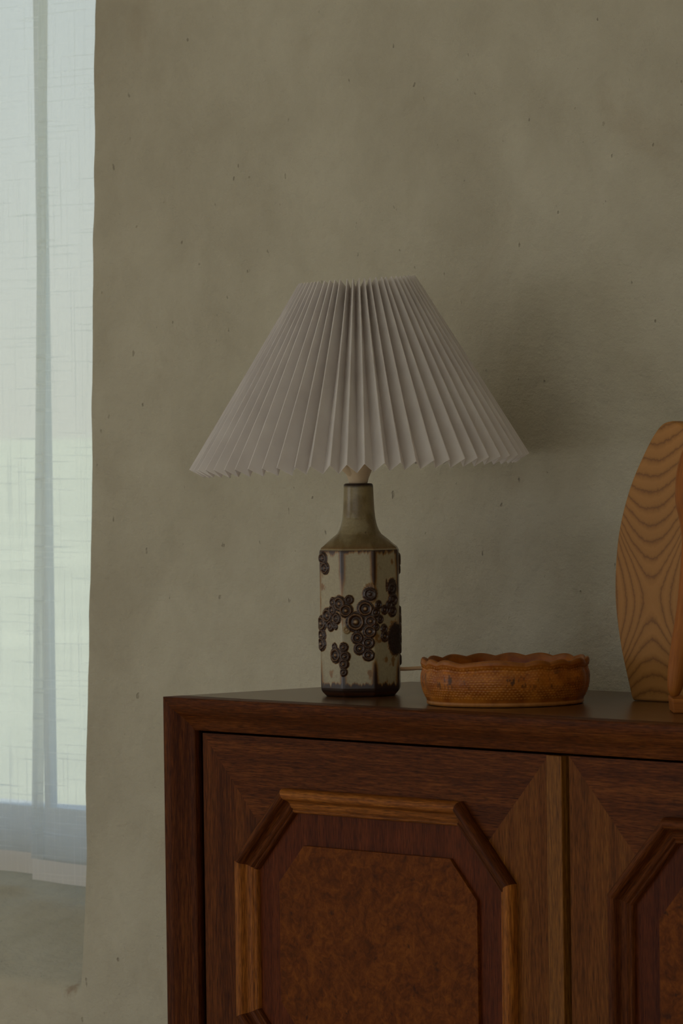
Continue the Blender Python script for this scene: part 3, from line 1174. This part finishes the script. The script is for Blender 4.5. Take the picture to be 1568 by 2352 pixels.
# ------------------------------------------------------------------ amber bowl
def bowl():
    cx, cy = .4337, .1524
    o = thing('bowl', 'amber brown ceramic bowl with scalloped rim and rows of raised dots, beside the lamp', 'bowl', (cx, cy, ZT + .0003))
    S2 = 1942.0
    NA = 480
    a = np.linspace(-math.pi, math.pi, NA, endpoint=False)
    # scallops: hump centres (degrees from facing the room) and how wide they are
    hump = [-82, -64, -47, -8, 22, 40, 62, 84, 108, 130, 152, 174, -164, -142, -120, -101]
    wid = [9, 9, 10, 22, 10, 10, 12, 11, 12, 12, 12, 12, 12, 12, 11, 9]
    s = np.zeros(NA)
    for h, w in zip(hump, wid):
        d = (np.degrees(a) - h + 180) % 360 - 180
        s = np.maximum(s, np.exp(-(d / w) ** 2))
    prof = [(.0005, .003), (.05, .003), (.080, .0008), (.0895, 0), (.0920, .0010), (.0928, .0030), (.0922, .0058), (.0930, .0085), (.0955, .0150), (.0975, .0220), (.0988, .0300), (.0990, .0370), (.0980, .0430),
            (.0966, .0465), (.0962, .0485), (.0975, .0515), (.0985, .0545), (.0980, .0580), (.0966, .0600), (.0948, .0602), (.0935, .0585), (.0925, .0540), (.0915, .0450), (.0905, .0300), (.0880, .0150),
            (.080, .0080), (.05, .0068), (.0005, .0066)]
    pr = np.array(prof) * np.array([.965, .846])
    # resample
    L = np.concatenate([[0], np.cumsum(np.hypot(*np.diff(pr, axis=0).T))])
    tt = np.unique(np.concatenate([L, np.linspace(L[4], L[17], 150), np.linspace(L[17], L[24], 30)]))
    r = np.interp(tt, L, pr[:, 0]); z = np.interp(tt, L, pr[:, 1])
    outer = tt <= L[18]
    rr = r[:, None]; zz = z[:, None]
    upf = np.clip((zz - .012) / .045, 0, 1)
    Z_ = zz + upf ** 2 * (s[None, :] - .6) * .0072
    Rr = rr * (1 + 0 * a[None, :])
    body = np.clip((zz - .004) / .012, 0, 1) * (rr > .07)
    Rr = Rr + body * (s[None, :] - .5) * .0030 * (.6 + .6 * upf)
    # raised dots in staggered rows on the outer side
    A = np.broadcast_to(a[None, :], Rr.shape)
    dot = np.zeros_like(Rr)
    rows = 13
    band0, band1 = .0085, .0445
    j = np.floor((zz - band0) / (band1 - band0) * rows)
    zc = band0 + (j + .5) * (band1 - band0) / rows
    NP = 132
    ph = (j % 2) * .5
    jit = _hash(np.floor(A / (2 * math.pi) * NP + ph), j + 0 * A, 4)
    ca = (np.floor(A / (2 * math.pi) * NP + ph) + .5 - ph) * 2 * math.pi / NP
    d2 = ((A - ca) * .097) ** 2 + ((zz - zc - (jit - .5) * .0008) * 1.15) ** 2
    inb = (zz > band0) & (zz < band1) & outer[:, None]
    dot = np.where(inb, np.exp(-d2 / (.00085 ** 2)), 0)
    worn = fbm(A * 4.5 + 3, zz * 70, 61, 3)
    mid = np.exp(-((zz - .029) / .012) ** 2) * np.clip((worn - .38) / .2, 0, 1)
    dot = dot * (1 - .75 * mid)
    Rr = Rr + dot * .0007
    X = Rr * np.sin(A); Y = Rr * np.cos(A)
    P = (X[..., None] * LR + Y[..., None] * LC + np.broadcast_to(Z_, Rr.shape)[..., None] * np.array([0, 0, 1.0])).reshape(-1, 3)
    c0 = np.array(lin(172, 100, 26)[:3]); c1 = np.array(lin(134, 68, 12)[:3]); cd = np.array(lin(206, 146, 72)[:3]); ck = np.array(lin(64, 38, 22)[:3]); rim = np.array(lin(138, 84, 34)[:3])
    n = fbm(A * 6, zz * 120, 71, 4)[..., None]
    col = c1 + (c0 - c1) * np.clip((n - .25) / .5, 0, 1)
    col = col + (cd - col) * dot[..., None] * .75
    streak = np.clip((fbm(A * 38, zz * 130, 81, 3) - .60) / .08, 0, 1) * mid
    col = col + (ck - col) * streak[..., None] * .85
    band = np.clip((zz - .0455) / .003, 0, 1)[..., None] + 0 * n
    col = col + (rim - col) * band * .8
    ft = np.clip((.0058 - zz) / .002, 0, 1)[..., None] * outer[:, None, None]
    col = col + (np.array(lin(176, 120, 60)[:3]) - col) * ft * .7
    F = grid_faces(len(tt), NA, True).tolist()
    b = mesh('bowl_body', P, F, M['amber'], o, smooth=True)
    at = b.data.color_attributes.new('glaze', 'FLOAT_COLOR', 'POINT')
    nn = P.shape[0]
    at.data.foreach_set('color', np.concatenate([col.reshape(-1, 3), np.ones((nn, 1))], 1).astype(np.float32).ravel())


bowl()


# ------------------------------------------------------------------ leaf-shaped board
def board():
    o = thing('wooden_board', 'tall leaf-shaped wooden board with arched grain standing behind the carved wooden piece', 'ornament', (.5153, .284, ZT + .0003))
    px_, pz_ = 1300.0, 2018.0
    cxp = 1548.0
    pts = [(1466, 1607), (1462, 1600), (1458.6, 1584.6), (1451, 1547), (1441, 1496.5), (1433.5, 1443), (1428.7, 1396), (1427, 1349), (1429, 1286), (1435, 1223), (1447.6, 1160), (1465, 1100),
           (1487, 1045), (1506, 1004), (1521.5, 979), (1534, 968), (1548, 964.5)]
    left = [((x - 1466) / px_ + (1607 - y) * 16 / 1940 / px_, (1607 - y) / pz_) for x, y in pts]
    # resample smoothly
    lf = smooth_path([(x, 0, z) for x, z in left], 70)[:, [0, 2]]
    cx = lf[-1, 0]
    right = [(2 * cx - x, z) for x, z in lf[::-1][1:]]
    poly = [tuple(p) for p in lf] + right
    poly = [(x, max(z, 0.0)) for x, z in poly]
    bm = bmesh.new()
    th = .018
    vs = [bm.verts.new((x, -th / 2, z)) for x, z in poly]
    f = bm.faces.new(vs)
    ex = bmesh.ops.extrude_face_region(bm, geom=[f])
    for v in ex['geom']:
        if isinstance(v, bmesh.types.BMVert):
            v.co.y = th / 2
    bmesh.ops.recalc_face_normals(bm, faces=list(bm.faces))
    ed = [e for e in bm.edges if abs(e.verts[0].co.y - e.verts[1].co.y) < 1e-6]
    bmesh.ops.bevel(bm, geom=ed, offset=.0032, segments=3, affect='EDGES', profile=.5)
    me = bpy.data.meshes.new('board')
    bm.to_mesh(me); bm.free()
    link('board', me, M['cathedral'], o)


board()


# ------------------------------------------------------------------ carved piece at the right edge
def carved():
    bx, by = .7108, .1444
    o = thing('carved_ornament', 'orange carved wooden ornament with long hanging limb and block foot before the leaf-shaped board', 'ornament', (bx, by, ZT + .0003))
    S3 = 2099.0
    x0, y0 = 1541.0, 1637.0

    def q(x, y, f=0.0):
        z = (y0 - y) / S3
        return lp((x - x0) / S3 + 0.0133 * z, f, z)

    def loft(name, secs, mat, seg=28):
        """secs: (centre x px, y px, half width px, half depth px, forward m)"""
        V = []; uv = []
        S = smooth_path([s[:3] for s in secs], 60)
        D = smooth_path([(s[3], s[4] * 1000, 0) for s in secs], 60)
        for i in range(60):
            c = q(S[i, 0], S[i, 1], D[i, 1] / 1000)
            hw = max(S[i, 2], .4) / S3; hd = max(D[i, 0], .4) / S3
            for k in range(seg):
                w = 2 * math.pi * k / seg
                V.append(c + LR * hw * math.cos(w) + LC * hd * math.sin(w))
                uv.append((c[2], w * .02))
        F = grid_faces(60, seg, True).tolist() + [tuple(range(seg))[::-1], tuple(range(59 * seg, 60 * seg))]
        ob = mesh(name, V, F, mat, o, uv, True)
        bm = bmesh.new(); bm.from_mesh(ob.data)
        bmesh.ops.recalc_face_normals(bm, faces=list(bm.faces))
        bm.to_mesh(ob.data); bm.free()
        return ob
    C = 1672
    # body with a lobed upper part
    loft('body', [(C, 1622, 70, 60, -.035), (C, 1590, 88, 75, -.035), (C, 1500, 104, 90, -.035), (C, 1400, 106, 92, -.035), (C, 1300, 100, 90, -.035), (C, 1215, 106, 92, -.03), (C, 1160, 118, 98, -.025), (C, 1120, 119, 98, -.025),
                  (C, 1075, 114, 94, -.025), (C, 1030, 100, 84, -.025), (C, 985, 72, 62, -.025), (C, 960, 36, 32, -.025), (C, 952, 4, 4, -.025)], M['carved'])
    # hanging limbs, left one seen
    for sg in (1, -1):
        lm = [(1546, 1600, 3, 3, .012), (1547, 1596, 10, 10, .012), (1548, 1580, 17, 16, .012), (1553, 1540, 22, 20, .012), (1562, 1482, 24, 21, .010), (1576, 1396, 24, 21, .006), (1585, 1310, 24, 21, .0), (1590, 1250, 24, 21, -.008),
              (1598, 1200, 22, 20, -.016), (1606, 1165, 10, 10, -.02)]
        if sg < 0:
            lm = [(2 * C - a, b, c, d, e) for a, b, c, d, e in lm]
        loft('limb', lm, M['carved'], 20)
    # block feet
    for a in (1540, 1740):
        V = []
        for (x, y, f) in ((a + 3, 1637, .020), (a + 60, 1637, .020), (a + 62, 1606, .020), (a, 1602, .020), (a + 3, 1637, -.05), (a + 60, 1637, -.05), (a + 62, 1606, -.05), (a, 1602, -.05)):
            V.append(q(x, y, f))
        b = mesh('foot', V, [(0, 1, 2, 3), (5, 4, 7, 6), (1, 5, 6, 2), (4, 0, 3, 7), (3, 2, 6, 7), (4, 5, 1, 0)], M['carved'], o, [(0, 0), (.03, 0), (.03, .02), (0, .02)] * 2)
        md = b.modifiers.new('soft', 'BEVEL'); md.width = .0015; md.segments = 2
        mn = min(v[2] for v in V)
        b.location.z = -mn


carved()
